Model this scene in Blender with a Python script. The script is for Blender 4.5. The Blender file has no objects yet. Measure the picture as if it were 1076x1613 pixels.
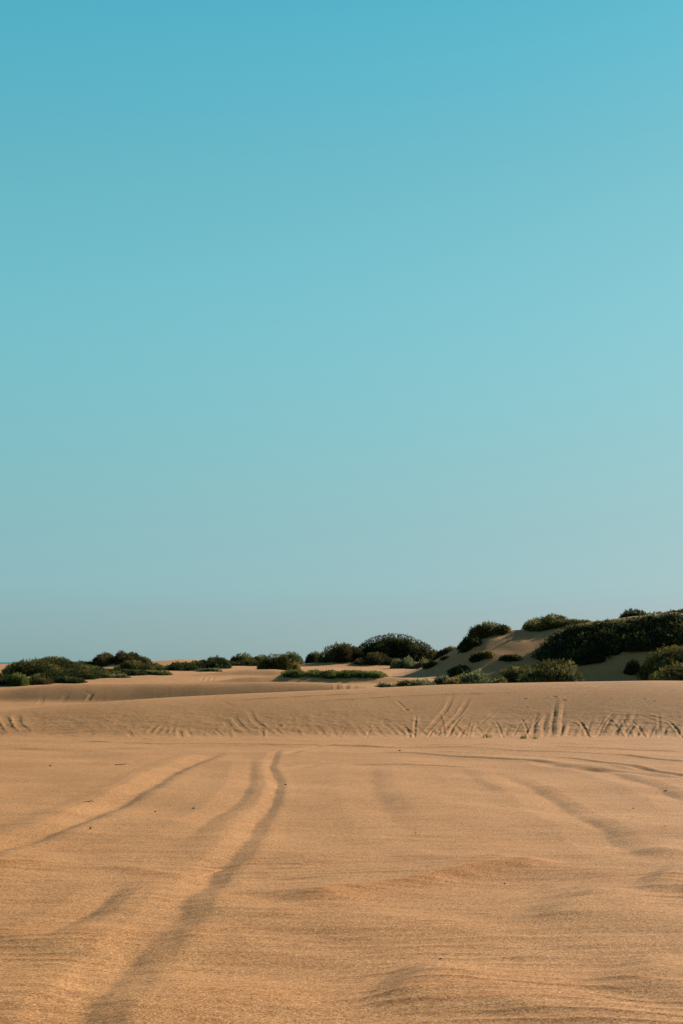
import bpy, bmesh, math
import numpy as np

# ------------------------------------------------------------------ camera, sky, sun, exposure
C = bpy.context.scene
COL = C.collection
R = math.radians
CAM_H = 1.6
PITCH = math.atan(236.5 / 2240.0)
SUN_EL, SUN_AZ = 22.0, 44.0          # azimuth: degrees from +X (right) towards +Y (ahead)

cam = bpy.data.cameras.new("camera")
cam.sensor_fit = 'VERTICAL'; cam.sensor_height = 36.0; cam.lens = 50.0
cam.clip_start = 0.05; cam.clip_end = 90000.0
cam_o = bpy.data.objects.new("camera", cam); COL.objects.link(cam_o)
cam_o.location = (0, 0, CAM_H); cam_o.rotation_euler = (R(90) + PITCH, 0, 0)
C.camera = cam_o
C.render.resolution_x = 683; C.render.resolution_y = 1024

w = bpy.data.worlds.new("World"); C.world = w; w.use_nodes = True
nt = w.node_tree; nt.nodes.clear()
sky = nt.nodes.new('ShaderNodeTexSky'); sky.sky_type = 'NISHITA'; sky.sun_disc = False
sky.sun_elevation = R(SUN_EL); sky.sun_rotation = R(90 - SUN_AZ)
sky.air_density = 1.0; sky.dust_density = 0.6; sky.ozone_density = 1.0; sky.altitude = 0
# the sky texture, toned to this day's teal air within the view: each channel softened by a power, then weighted by height above the horizon
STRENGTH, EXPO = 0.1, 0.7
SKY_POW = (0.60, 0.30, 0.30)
SKY_TONE = [(0.0, (.218, .600, .700)), (.065, (.220, .620, .720)), (.10, (.226, .670, .760)), (.23, (.247, .738, .775)), (.45, (.247, .836, .875)), (.675, (.212, .812, .876)), (.86, (.152, .785, .905)), (.94, (.13, .70, .84)), (1.25, (.11, .25, .48)), (2.0, (.11, .14, .32))]  # upper stops, above the view, are darkened and blued to set the shade's colour
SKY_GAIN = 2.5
sep = nt.nodes.new('ShaderNodeSeparateColor'); comb = nt.nodes.new('ShaderNodeCombineColor')
nt.links.new(sky.outputs[0], sep.inputs[0])
for i, p in enumerate(SKY_POW):
    a = nt.nodes.new('ShaderNodeMath'); a.operation = 'POWER'; a.inputs[1].default_value = p
    nt.links.new(sep.outputs[i], a.inputs[0]); b = nt.nodes.new('ShaderNodeMath'); b.operation = 'MULTIPLY'; b.inputs[1].default_value = SKY_GAIN
    nt.links.new(a.outputs[0], b.inputs[0]); nt.links.new(b.outputs[0], comb.inputs[i])
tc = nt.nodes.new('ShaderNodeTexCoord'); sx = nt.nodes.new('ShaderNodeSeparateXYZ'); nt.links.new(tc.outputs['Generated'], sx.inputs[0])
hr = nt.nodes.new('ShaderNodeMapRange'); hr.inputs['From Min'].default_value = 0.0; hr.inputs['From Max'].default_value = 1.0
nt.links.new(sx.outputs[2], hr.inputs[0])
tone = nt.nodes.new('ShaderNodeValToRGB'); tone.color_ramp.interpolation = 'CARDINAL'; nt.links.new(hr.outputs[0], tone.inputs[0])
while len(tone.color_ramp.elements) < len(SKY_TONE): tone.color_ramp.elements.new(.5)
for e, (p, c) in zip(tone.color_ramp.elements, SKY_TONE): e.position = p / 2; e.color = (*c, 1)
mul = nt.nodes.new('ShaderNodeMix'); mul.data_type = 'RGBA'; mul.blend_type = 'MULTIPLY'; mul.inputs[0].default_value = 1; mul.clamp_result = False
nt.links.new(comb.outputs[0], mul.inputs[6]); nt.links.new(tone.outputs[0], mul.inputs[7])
bg = nt.nodes.new('ShaderNodeBackground'); bg.inputs[1].default_value = STRENGTH
out = nt.nodes.new('ShaderNodeOutputWorld')
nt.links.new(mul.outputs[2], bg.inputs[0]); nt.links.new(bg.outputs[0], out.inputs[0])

sun = bpy.data.lights.new("sun", 'SUN'); sun.energy = 4.9; sun.angle = R(0.5); sun.color = (1.0, 0.95, 0.86)
sun_o = bpy.data.objects.new("sun", sun); COL.objects.link(sun_o)
sun_o.location = (20, 12, 15)
sun_o.rotation_euler = (R(90 - SUN_EL), 0, R(90 + SUN_AZ))

C.view_settings.view_transform = 'Standard'; C.view_settings.look = 'None'
C.view_settings.exposure = EXPO; C.view_settings.gamma = 1.0

# ------------------------------------------------------------------ helpers
F = 2240.0
CP, SP = math.cos(PITCH), math.sin(PITCH)
def ray(px, py):
    u = (px - 538.0) / F; v = (806.5 - py) / F
    d = np.array([u, CP - v * SP, SP + v * CP]); return d / d[1]      # scaled to unit Y
def at(px, py, Y):
    d = ray(px, py); return np.array([d[0] * Y, Y, CAM_H + d[2] * Y])
def xpix(px, Y): return (px - 538.0) / F * Y / CP * 1.0
def zpix(py, Y): return CAM_H + ray(538, py)[2] * Y

_perm = np.random.RandomState(7).permutation(512)
_perm = np.concatenate([_perm, _perm, _perm])
_gr = np.random.RandomState(8).rand(1600) * 2 * np.pi
_gx, _gy = np.cos(_gr), np.sin(_gr)
def perlin(x, y, seed=0):
    x = np.asarray(x, float) + seed * 37.17; y = np.asarray(y, float) + seed * 91.3
    xi = np.floor(x).astype(np.int64); yi = np.floor(y).astype(np.int64)
    xf = x - xi; yf = y - yi
    u = xf**3 * (xf * (xf * 6 - 15) + 10); v = yf**3 * (yf * (yf * 6 - 15) + 10)
    def g(ix, iy, dx, dy):
        h = _perm[(_perm[ix & 511] + iy) & 511]
        return _gx[h] * dx + _gy[h] * dy
    a = g(xi, yi, xf, yf); b = g(xi + 1, yi, xf - 1, yf)
    c = g(xi, yi + 1, xf, yf - 1); d = g(xi + 1, yi + 1, xf - 1, yf - 1)
    return (a + u * (b - a)) * (1 - v) + (c + u * (d - c)) * v
def fbm(x, y, o=3, seed=0):
    t = 0; a = 1.0
    for k in range(o):
        t = t + a * perlin(x * 2**k, y * 2**k, seed + k); a *= .5
    return t
def sst(t):
    t = np.clip(t, 0, 1); return t * t * (3 - 2 * t)
def smax(a, b, k):
    h = np.clip(0.5 + 0.5 * (a - b) / k, 0, 1)
    return b + (a - b) * h + k * h * (1 - h)

# ------------------------------------------------------------------ terrain height
PLAIN_Y = [-900, 30, 38, 43, 50, 60, 75, 90, 120, 160, 230, 400, 60000]
PLAIN_Z = [0, 0, 0.05, .15, .45, .85, 1.18, 1.38, 1.42, 1.0, -.6, -7.5, -12]
_yy = np.concatenate([np.linspace(-900, 20, 60), np.linspace(20.5, 420, 800), np.linspace(500, 60000, 50)])
_pz = np.interp(_yy, PLAIN_Y, PLAIN_Z)
_k = np.exp(-np.linspace(-2, 2, 13)**2); _k /= _k.sum()
_pz[70:850] = np.convolve(_pz, _k, 'same')[70:850]
def plain(y): return np.interp(y, _yy, _pz)

# ridges: crest line as picture points met at a distance; front and back run-out in metres
RIDGES = [
    # Yc, crest, front, back, blend
    (48.0, [(-500, 1092), (-150, 1088), (0, 1084), (60, 1080), (110, 1078), (250, 1076), (360, 1075), (440, 1074), (520, 1075), (570, 1078), (620, 1084), (680, 1096), (800, 1120)], 3.6, 7.0, .10),
    (66.0, [(60, 1090), (120, 1079), (200, 1070), (260, 1065), (330, 1060), (390, 1055), (430, 1054), (480, 1058), (560, 1066)], 3.6, 9.0, .08),
    (58.0, [(250, 1088), (330, 1074), (400, 1065), (470, 1063), (560, 1065), (640, 1067), (700, 1072), (760, 1085)], 2.8, 8.0, .08),
    (80.0, [(-300, 1060), (-60, 1060), (0, 1056), (60, 1047), (130, 1050), (170, 1046), (195, 1042), (225, 1047), (250, 1056), (300, 1066)], 7.0, 9.0, .2),
    (88.0, [(410, 1058), (450, 1051), (480, 1046), (530, 1041), (600, 1038), (650, 1042), (700, 1050), (740, 1058)], 7.0, 10.0, .2),
    (110.0, [(120, 1056), (200, 1048), (250, 1041), (290, 1038.5), (330, 1041), (400, 1046), (480, 1046), (560, 1050)], 9.0, 14.0, .2),
]
HILL = (67.0, [(560, 1082), (610, 1070), (650, 1058), (690, 1040), (720, 1023), (745, 1007), (775, 995), (803, 990.5), (840, 991), (880, 989), (920, 984), (960, 977), (1000, 972), (1040, 968), (1076, 966), (1150, 962), (1300, 966), (1500, 990), (1800, 1050), (2200, 1075)])

D1_PX = [-700, -200, 0, 60, 150, 250, 360, 540, 720, 900, 1076, 1300, 1700]
D1_PY = [1128, 1124, 1119.5, 1114, 1107, 1101, 1096, 1089, 1081.5, 1077.5, 1074.5, 1076, 1090]
D1_H = [1.6 - (p - 1043) * 33.6 / F for p in D1_PY]
def smooth_interp(x, xs, ys):
    xs = np.asarray(xs, float); ys = np.asarray(ys, float)
    f = np.linspace(xs[0], xs[-1], 600); g = np.interp(f, xs, ys)
    n = 25; k = np.hanning(n); k /= k.sum()
    g2 = np.convolve(np.pad(g, n // 2, mode='edge'), k, 'valid')
    return np.interp(x, f, g2)

def H0(x, y):
    """large landforms"""
    x = np.asarray(x, float); y = np.asarray(y, float)
    base = plain(y)
    h = base
    # the dune across the middle of the picture
    foot = 30.6 + .35 * np.sin(x * .33 + .6) + .25 * perlin(x * .25, 0 * x, 3) - .012 * x
    hc = smooth_interp(538 + x / 33.6 * F, D1_PX, D1_H)
    wf = 2.4 + 3.8 * hc
    yc = foot + wf
    s = np.where(y < yc, (yc - y) / wf, (y - yc) / (5.0 + 0 * y))
    s = np.clip(s, 0, 1.0)
    S = np.where(y < yc, .40 * s**1.9 + .60 * sst(s * 1.0), sst(s))
    h1 = hc - (hc - base + .10) * S
    h = smax(h1, h, .07)
    for Yc, pts, wf_, wb_, k in RIDGES:
        px = np.array([p[0] for p in pts], float); py = np.array([p[1] for p in pts], float)
        zc = smooth_interp(538 + x / Yc * F, px, 1.6 - (py - 1043) * Yc / F)
        yc = Yc + .8 * np.sin(x * .21 + Yc) + .5 * perlin(x * .2, 0 * x, int(Yc))
        wf2 = wf_; 
        s = np.where(y < yc, (yc - y) / wf2, (y - yc) / wb_)
        h2 = zc - (np.maximum(zc - base, 0) + .3) * sst(s) - np.where(s > 1, (s - 1) * 2.0, 0)
        # far outside its span a ridge is buried
        pxx = 538 + x / Yc * F
        h2 = h2 - 3 * np.clip((px[0] - pxx) / 120, 0, 1) - 3 * np.clip((pxx - px[-1]) / 120, 0, 1)
        h = smax(h2, h, k)
    # the high shrub-covered dune on the right
    Yc, pts = HILL
    px = np.array([p[0] for p in pts], float); py = np.array([p[1] for p in pts], float)
    zc = smooth_interp(538 + x / Yc * F, px, 1.6 - (py - 1043) * Yc / F)
    yc = Yc + 0.6 * np.sin(x * .3) + .7 * perlin(x * .25, 0 * x, 5)
    wf = 8.3 + .10 * np.clip(x - 8, 0, 60)
    s = np.where(y < yc, (yc - y) / wf, (y - yc) / 16.0)
    s = np.clip(s, 0, 1.6)
    S = np.where(y < yc, np.minimum(1, .5 * s + .5 * sst(s)), sst(s))
    h2 = zc - (np.maximum(zc - base, 0) + .35) * S - np.where(s > 1, (s - 1) * 1.5, 0)
    h2 = h2 + .10 * fbm(x * .35, y * .35, 2, 21)
    h2 = h2 - 3 * np.clip((px[0] - 538 - x / Yc * F) / 80, 0, 1)
    h = smax(h2, h, .18)
    # soft unevenness away from the flat
    far = sst((y - 37) / 20)
    h = h + far * (.05 * fbm(x * .22, y * .22, 3, 31) + .02 * fbm(x * .9, y * .9, 2, 33))
    return h

YS = np.concatenate([np.arange(4.5, 29, .02), np.arange(29, 38, .01), np.arange(38, 130, .04)])
def hit(px, py):
    """where the line of sight through a picture point meets the sand"""
    d = ray(px, py)
    z = CAM_H + d[2] * YS; h = H0(d[0] * YS, YS)
    i = np.argmax(h > z)
    if not (h > z).any(): return None
    return np.array([d[0] * YS[i], YS[i], h[i]])

def spline(P, n=8):
    P = np.asarray(P, float)
    if len(P) < 3:
        t = np.linspace(0, 1, n)[:, None]; return P[0] * (1 - t) + P[1] * t
    Q = np.vstack([2 * P[0] - P[1], P, 2 * P[-1] - P[-2]]); o = []
    for i in range(1, len(Q) - 2):
        for t in np.linspace(0, 1, n, endpoint=False):
            a, b, c, d = Q[i - 1], Q[i], Q[i + 1], Q[i + 2]
            o.append(.5 * ((2 * b) + (-a + c) * t + (2 * a - 5 * b + 4 * c - d) * t * t + (-a + 3 * b - 3 * c + d) * t**3))
    o.append(P[-1]); return np.array(o)

def table(pts):
    xs = np.linspace(pts[0][0] - .5, pts[-1][0] + .5, 400)
    y = np.interp(xs, [p[0] for p in pts], [p[1] for p in pts])
    k = np.hanning(27); k /= k.sum()
    return xs, np.convolve(np.pad(y, 13, mode='edge'), k, 'valid')
PROF = {
    # across a feature, s > 0 on its right (sunward) side
    'rut':   table([(-2.6, 0), (-1.9, .13), (-1.4, .10), (-.65, -.78), (-.44, -1.0), (-.06, -.35), (.30, .24), (.55, .27), (1.1, .06), (1.8, 0)]),
    'wide':  table([(-2.6, 0), (-2.0, .34), (-1.55, .36), (-.46, -.9), (-.28, -.95), (.16, .02), (.45, .2), (1.2, 0)]),
    'soft':  table([(-2.6, 0), (-1.6, .25), (-.8, -.3), (-.3, -.7), (.15, .05), (.6, .4), (1.3, .12), (2.2, 0)]),
    'tyre':  table([(-2.1, 0), (-1.4, .35), (-.95, .75), (-.45, -.8), (.45, -.9), (.85, .8), (1.3, .4), (2.0, 0)]),
    'line':  table([(-2.0, 0), (-1.0, .5), (-.2, -1), (.2, -1), (.9, .7), (2.0, 0)]),
    'crest': table([(-3.4, 0), (-1.8, .10), (-.95, .30), (-.08, 1.0), (.12, 1.0), (1.2, .66), (3.0, .2), (4.5, 0)]),
    'scarp': table([(-2.2, 0), (-1.2, .06), (-.1, .95), (.5, 1.0), (2.0, .62), (5.0, 0)]),
    'ridge': table([(-1.7, 0), (-1.05, -.5), (-.6, .3), (.1, 1), (.8, .5), (1.2, -.22), (1.8, 0)]),
}
FEATS = []
def feat(kind, pts, amp, wid, ends=.12, rough=.25, flip=False, px=True):
    if px:
        P = [hit(*p) for p in pts]; P = np.array([q[:2] for q in P if q is not None])
    else: P = np.array(pts, float)
    if len(P) < 2: return
    FEATS.append((kind, spline(P, 7), amp, wid, ends, rough, flip))

# wheel ruts across the flat
feat('wide', [(-260, 1430), (-60, 1372), (0, 1343), (70, 1322), (125, 1302), (191, 1270), (251, 1238), (291, 1211), (326, 1198), (361, 1183)], .034, .30)
feat('rut', [(118, 1700), (150, 1650), (176, 1610), (201, 1569), (241, 1519), (281, 1478), (321, 1423), (361, 1372), (381, 1351), (402, 1326), (417, 1296), (439, 1263), (444, 1230), (433, 1210), (441, 1183)], .035, .30, .03, .25, 13)
feat('soft', [(240, 1362), (271, 1341), (311, 1316), (351, 1286), (386, 1260), (402, 1235), (403, 1205), (408, 1190)], .022, .24, .3)
feat('soft', [(40, 1500), (90, 1475), (120, 1455), (170, 1425), (215, 1385)], .022, .20, .3)
feat('soft', [(1110, 1385), (1060, 1365), (1020, 1350), (985, 1328), (960, 1305), (915, 1283), (862, 1250), (817, 1229), (785, 1212)], .026, .30, .25)
feat('soft', [(690, 1335), (656, 1311), (626, 1278), (606, 1250), (596, 1215), (600, 1195)], .018, .34, .35)
feat('soft', [(1140, 1290), (1076, 1257), (1036, 1240), (1005, 1228), (955, 1213), (890, 1205), (840, 1200), (770, 1203)], .028, .28, .2)
feat('rut', [(1120, 1232), (1040, 1222), (960, 1212), (900, 1208), (850, 1200)], .016, .22, .3)
feat('soft', [(800, 1260), (770, 1238), (740, 1215), (700, 1205)], .012, .3, .35)
# braided tracks that sweep along the foot of the dune
feat('line', [(100, 1167), (170, 1168.5), (250, 1171), (340, 1173), (420, 1174.5), (536, 1175), (640, 1176.5), (780, 1178)], 0.0210, .16, .1, .6)
feat('line', [(560, 1184), (660, 1188), (720, 1192), (800, 1197), (900, 1205)], 0.0180, .14, .2)
feat('line', [(640, 1182), (740, 1186), (830, 1190), (930, 1198), (1020, 1212), (1100, 1228)], 0.0180, .14, .1)
feat('line', [(700, 1176), (800, 1181), (900, 1185), (1000, 1192), (1090, 1202)], 0.0180, .13, .1)
feat('line', [(540, 1203), (620, 1205), (690, 1208), (760, 1211)], 0.0132, .15, .2)
feat('line', [(860, 1176), (950, 1180), (1076, 1184)], 0.0144, .15, .1)
feat('line', [(0, 1178), (80, 1182), (170, 1180), (260, 1178)], 0.0120, .2, .2, .6)
feat('line', [(440, 1192), (480, 1180), (540, 1172), (640, 1168)], 0.0120, .18, .2)
feat('line', [(450, 1215), (500, 1203), (580, 1195)], 0.0096, .2, .3)
feat('line', [(0, 1206), (60, 1204), (150, 1202), (200, 1203)], 0.0090, .2, .3)
# wind-scoured crests near the camera
feat('crest', [(440, 1426), (536, 1407), (636, 1393), (712, 1377), (777, 1367), (817, 1363), (870, 1352)], .055, .22, .15, .12)
feat('crest', [(690, 1383), (740, 1362), (790, 1354), (850, 1352)], .016, .2, .3, .15)
feat('crest', [(-40, 1366), (10, 1363), (45, 1361), (85, 1363)], .022, .16, .35)
feat('crest', [(150, 1370), (205, 1367), (260, 1374), (300, 1380), (340, 1380)], .018, .2, .3, .15)
feat('crest', [(290, 1496), (330, 1494), (400, 1498), (480, 1503), (580, 1500)], .012, .18, .4, .15)
feat('crest', [(225, 1559), (275, 1558), (340, 1563), (430, 1568), (520, 1571)], .012, .16, .4, .15)
feat('crest', [(215, 1601), (260, 1600), (330, 1602), (420, 1605)], .010, .14, .4, .15)
feat('crest', [(380, 1458), (450, 1436), (520, 1422), (570, 1416)], .012, .2, .35, .15)
feat('crest', [(970, 1320), (1010, 1312), (1090, 1300)], .012, .2, .35, .15)
feat('crest', [(600, 1350), (660, 1351), (720, 1350)], .010, .2, .4, .15)
# swells that turn a soft scarp to the left
feat('scarp', [(600, 1598), (640, 1563), (675, 1535), (700, 1510)], 0.0420, .16, .35)
feat('scarp', [(835, 1475), (890, 1440), (935, 1415), (965, 1392), (985, 1372)], 0.0450, .22, .35)
feat('scarp', [(860, 1420), (885, 1400), (905, 1385)], 0.0210, .16, .4)
feat('scarp', [(940, 1570), (990, 1545), (1040, 1525), (1085, 1508)], 0.0360, .18, .35)
feat('scarp', [(1020, 1410), (1050, 1388), (1072, 1374), (1100, 1362)], 0.0510, .16, .3)
feat('scarp', [(770, 1610), (840, 1585), (900, 1572), (960, 1560)], 0.0210, .18, .4)
feat('scarp', [(-20, 1500), (40, 1484), (85, 1470), (120, 1452)], 0.0270, .2, .35)
feat('scarp', [(1000, 1352), (1040, 1338), (1090, 1322)], 0.0270, .22, .35)
feat('scarp', [(500, 1476), (560, 1448), (600, 1430)], 0.0150, .22, .4)
# tyre tracks up the face of the dune
for pts, amp, wid in [
    ([(846, 1162), (849, 1140), (853, 1117)], .055, .10), ([(873, 1163), (878, 1130), (884, 1096)], .065, .11),
    ([(858, 1160), (864, 1140), (868, 1120)], .045, .09), ([(884, 1160), (890, 1146), (897, 1138)], .035, .08),
    ([(661, 1160), (680, 1143), (695, 1127), (706, 1110), (716, 1091)], .05, .10),
    ([(688, 1159), (705, 1143), (724, 1124), (737, 1103), (742, 1094)], .05, .10),
    ([(735, 1156), (760, 1138), (787, 1113)], .028, .06), ([(722, 1154), (748, 1132)], .02, .06),
    ([(706, 1135), (722, 1148), (740, 1161)], .03, .08), ([(742, 1138), (755, 1150), (770, 1162)], .03, .08),
    ([(762, 1158), (772, 1146), (778, 1136)], .025, .07), ([(790, 1160), (800, 1148), (806, 1138)], .03, .08),
    ([(806, 1160), (816, 1150), (824, 1138)], .03, .08), ([(826, 1160), (838, 1148), (848, 1138)], .03, .08),
    ([(947, 1160), (962, 1142), (975, 1122)], .05, .10), ([(972, 1158), (986, 1140), (998, 1118)], .055, .10),
    ([(994, 1160), (1001, 1145), (1004, 1132)], .04, .09), ([(1012, 1160), (1018, 1148), (1025, 1140)], .045, .10),
    ([(1034, 1159), (1042, 1150), (1048, 1141)], .045, .10), ([(1062, 1154), (1070, 1146), (1080, 1138)], .035, .1),
    ([(926, 1160), (932, 1145), (940, 1128)], .03, .09), ([(906, 1162), (912, 1150), (915, 1140)], .03, .09),
    ([(955, 1125), (952, 1138), (944, 1150)], .025, .08), ([(918, 1160), (922, 1146), (924, 1132)], .03, .08),
    ([(887, 1130), (917, 1144), (948, 1158)], .016, .07), ([(700, 1162), (712, 1150), (718, 1140)], .02, .08),
    ([(923, 1120), (970, 1125), (1017, 1126), (1050, 1132), (1100, 1142)], .018, .07),
    ([(1004, 1120), (1034, 1135), (1076, 1143), (1110, 1146)], .018, .07),
    ([(366, 1124), (378, 1142), (402, 1157)], .045, .12), ([(388, 1115), (404, 1138), (436, 1158)], .045, .12),
    ([(345, 1103), (356, 1108), (372, 1113)], .02, .12), ([(352, 1130), (362, 1146), (380, 1157)], .03, .12),
    ([(494, 1136), (504, 1150), (520, 1162)], .035, .10), ([(520, 1140), (524, 1152), (536, 1161)], .03, .09),
    ([(556, 1136), (566, 1150), (580, 1162)], .035, .10), ([(582, 1136), (594, 1150), (610, 1162)], .035, .10),
    ([(600, 1134), (614, 1148), (632, 1160)], .035, .10), ([(624, 1136), (640, 1149), (660, 1160)], .035, .10),
    ([(646, 1138), (660, 1148), (676, 1160)], .025, .09), ([(528, 1162), (535, 1150), (538, 1140)], .025, .09),
    ([(548, 1162), (556, 1152), (560, 1140)], .02, .09),
    ([(230, 1157), (240, 1148), (249, 1139)], .045, .09), ([(244, 1157), (251, 1149), (257, 1142)], .045, .08),
    ([(258, 1156), (263, 1150), (268, 1144)], .04, .08), ([(270, 1155), (272, 1149), (275, 1143)], .035, .08),
    ([(-14, 1124), (-8, 1140), (8, 1157)], .07, .15), ([(4, 1124), (12, 1142), (26, 1157)], .07, .15),
    ([(24, 1124), (30, 1142), (46, 1157)], .075, .16), ([(-34, 1126), (-26, 1142), (-12, 1157)], .06, .15),
    ([(622, 1102), (634, 1112), (642, 1119)], .04, .08)]:
    feat('ridge' if pts[0][0] > 820 else 'tyre', pts, amp * (.30 if pts[0][0] > 820 else .17 if pts[0][0] > 640 else .12 if pts[0][0] > 100 else .08), wid * .85, .35, .5)
_r = np.random.RandomState(5)
for _x in list(np.linspace(690, 1082, 11)) + list(np.linspace(480, 690, 5)) + [212, 222, 284, 300, 330, 346, 410, 420, 446]:
    _x = _x + _r.normal() * 3; _h = _r.uniform(9, 24) * (1.15 if _x > 820 else .8); _l = _r.normal() * 7 + (6 if _x > 760 else -9)
    feat('ridge' if _r.rand() < .6 else 'tyre', [(_x, 1162 - 3 * _r.rand()), (_x + _l * .4, 1161 - _h * .5), (_x + _l, 1160 - _h)], _r.uniform(.004, .012) * (1 if _x > 650 else .55), _r.uniform(.05, .09), .4, .5)
for _k in range(34):
    _x = _r.uniform(640, 1090) if _k < 30 else _r.uniform(320, 600); _h = _r.uniform(16, 50) * (1 if _x > 640 else .7); _l = _r.choice([-1, 1], p=[.35, .65]) * _r.uniform(3, 1.1 * _h)
    feat('tyre' if _k % 3 else 'ridge', [(_x, 1163), (_x + _l * .35, 1163 - _h * .45), (_x + _l, 1162 - _h)], _r.uniform(.004, .009) * (1 if _x > 620 else .5), _r.uniform(.035, .06), .3, .4)
for _p in [[(300, 1108), (420, 1100), (540, 1094), (700, 1087)], [(420, 1112), (560, 1101), (700, 1094), (860, 1089)], [(760, 1088), (900, 1083), (1076, 1081)]]:
    feat('line', _p, .008, .07, .3, .8)
# tracks on the dunes behind
for pts, amp, wid in [
    ([(138, 1106), (143, 1098), (147, 1090)], .07, .13), ([(155, 1107), (162, 1099), (168, 1092)], .07, .13),
    ([(128, 1088), (142, 1094), (150, 1101)], .03, .1), ([(243, 1102), (247, 1097), (250, 1090)], .06, .12),
    ([(258, 1100), (264, 1094), (270, 1089)], .06, .12), ([(318, 1098), (322, 1092), (326, 1084)], .05, .12),
    ([(60, 1112), (66, 1102), (74, 1092)], .04, .14), ([(96, 1108), (102, 1100), (112, 1090)], .04, .14),
    ([(434, 1089), (440, 1084), (448, 1080)], .03, .12), ([(450, 1090), (456, 1085), (462, 1079)], .03, .12),
    ([(522, 1088), (530, 1082), (542, 1076.5)], .06, .12), ([(538, 1088), (546, 1082), (556, 1077.5)], .06, .12),
    ([(552, 1088), (558, 1083), (566, 1078)], .04, .12), ([(574, 1087), (582, 1083), (590, 1079)], .03, .1),
    ([(316, 1074), (319, 1070), (322, 1065)], .06, .13), ([(324, 1074), (327, 1070), (330, 1065)], .06, .13),
    ([(332, 1074), (335, 1070), (338, 1065)], .05, .13)]:
    feat('tyre', pts, amp * .11, wid * .9, .35, .7)
DENTS = [(826, 1101, .12, .05), (829, 1114, .10, .04), (1014, 1101, .1, .04), (1029, 1104, .1, .04), (440, 1143, .12, .05),
         (640, 1118, .12, .06), (799, 1091, .08, .03), (560, 1112, .1, .03), (873, 1098, .14, .05), (888, 1103, .12, .05),
         (434, 1110, .1, .03), (232, 1163, .14, -.05), (240, 1164, .12, -.05), (116, 1165, .16, .04), (92, 1162, .1, .04),
         (470, 1130, .1, .03), (960, 1100, .09, .03), (612, 1098, .08, .02), (690, 1183, .1, .03), (150, 1156, .1, -.03)]

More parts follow.
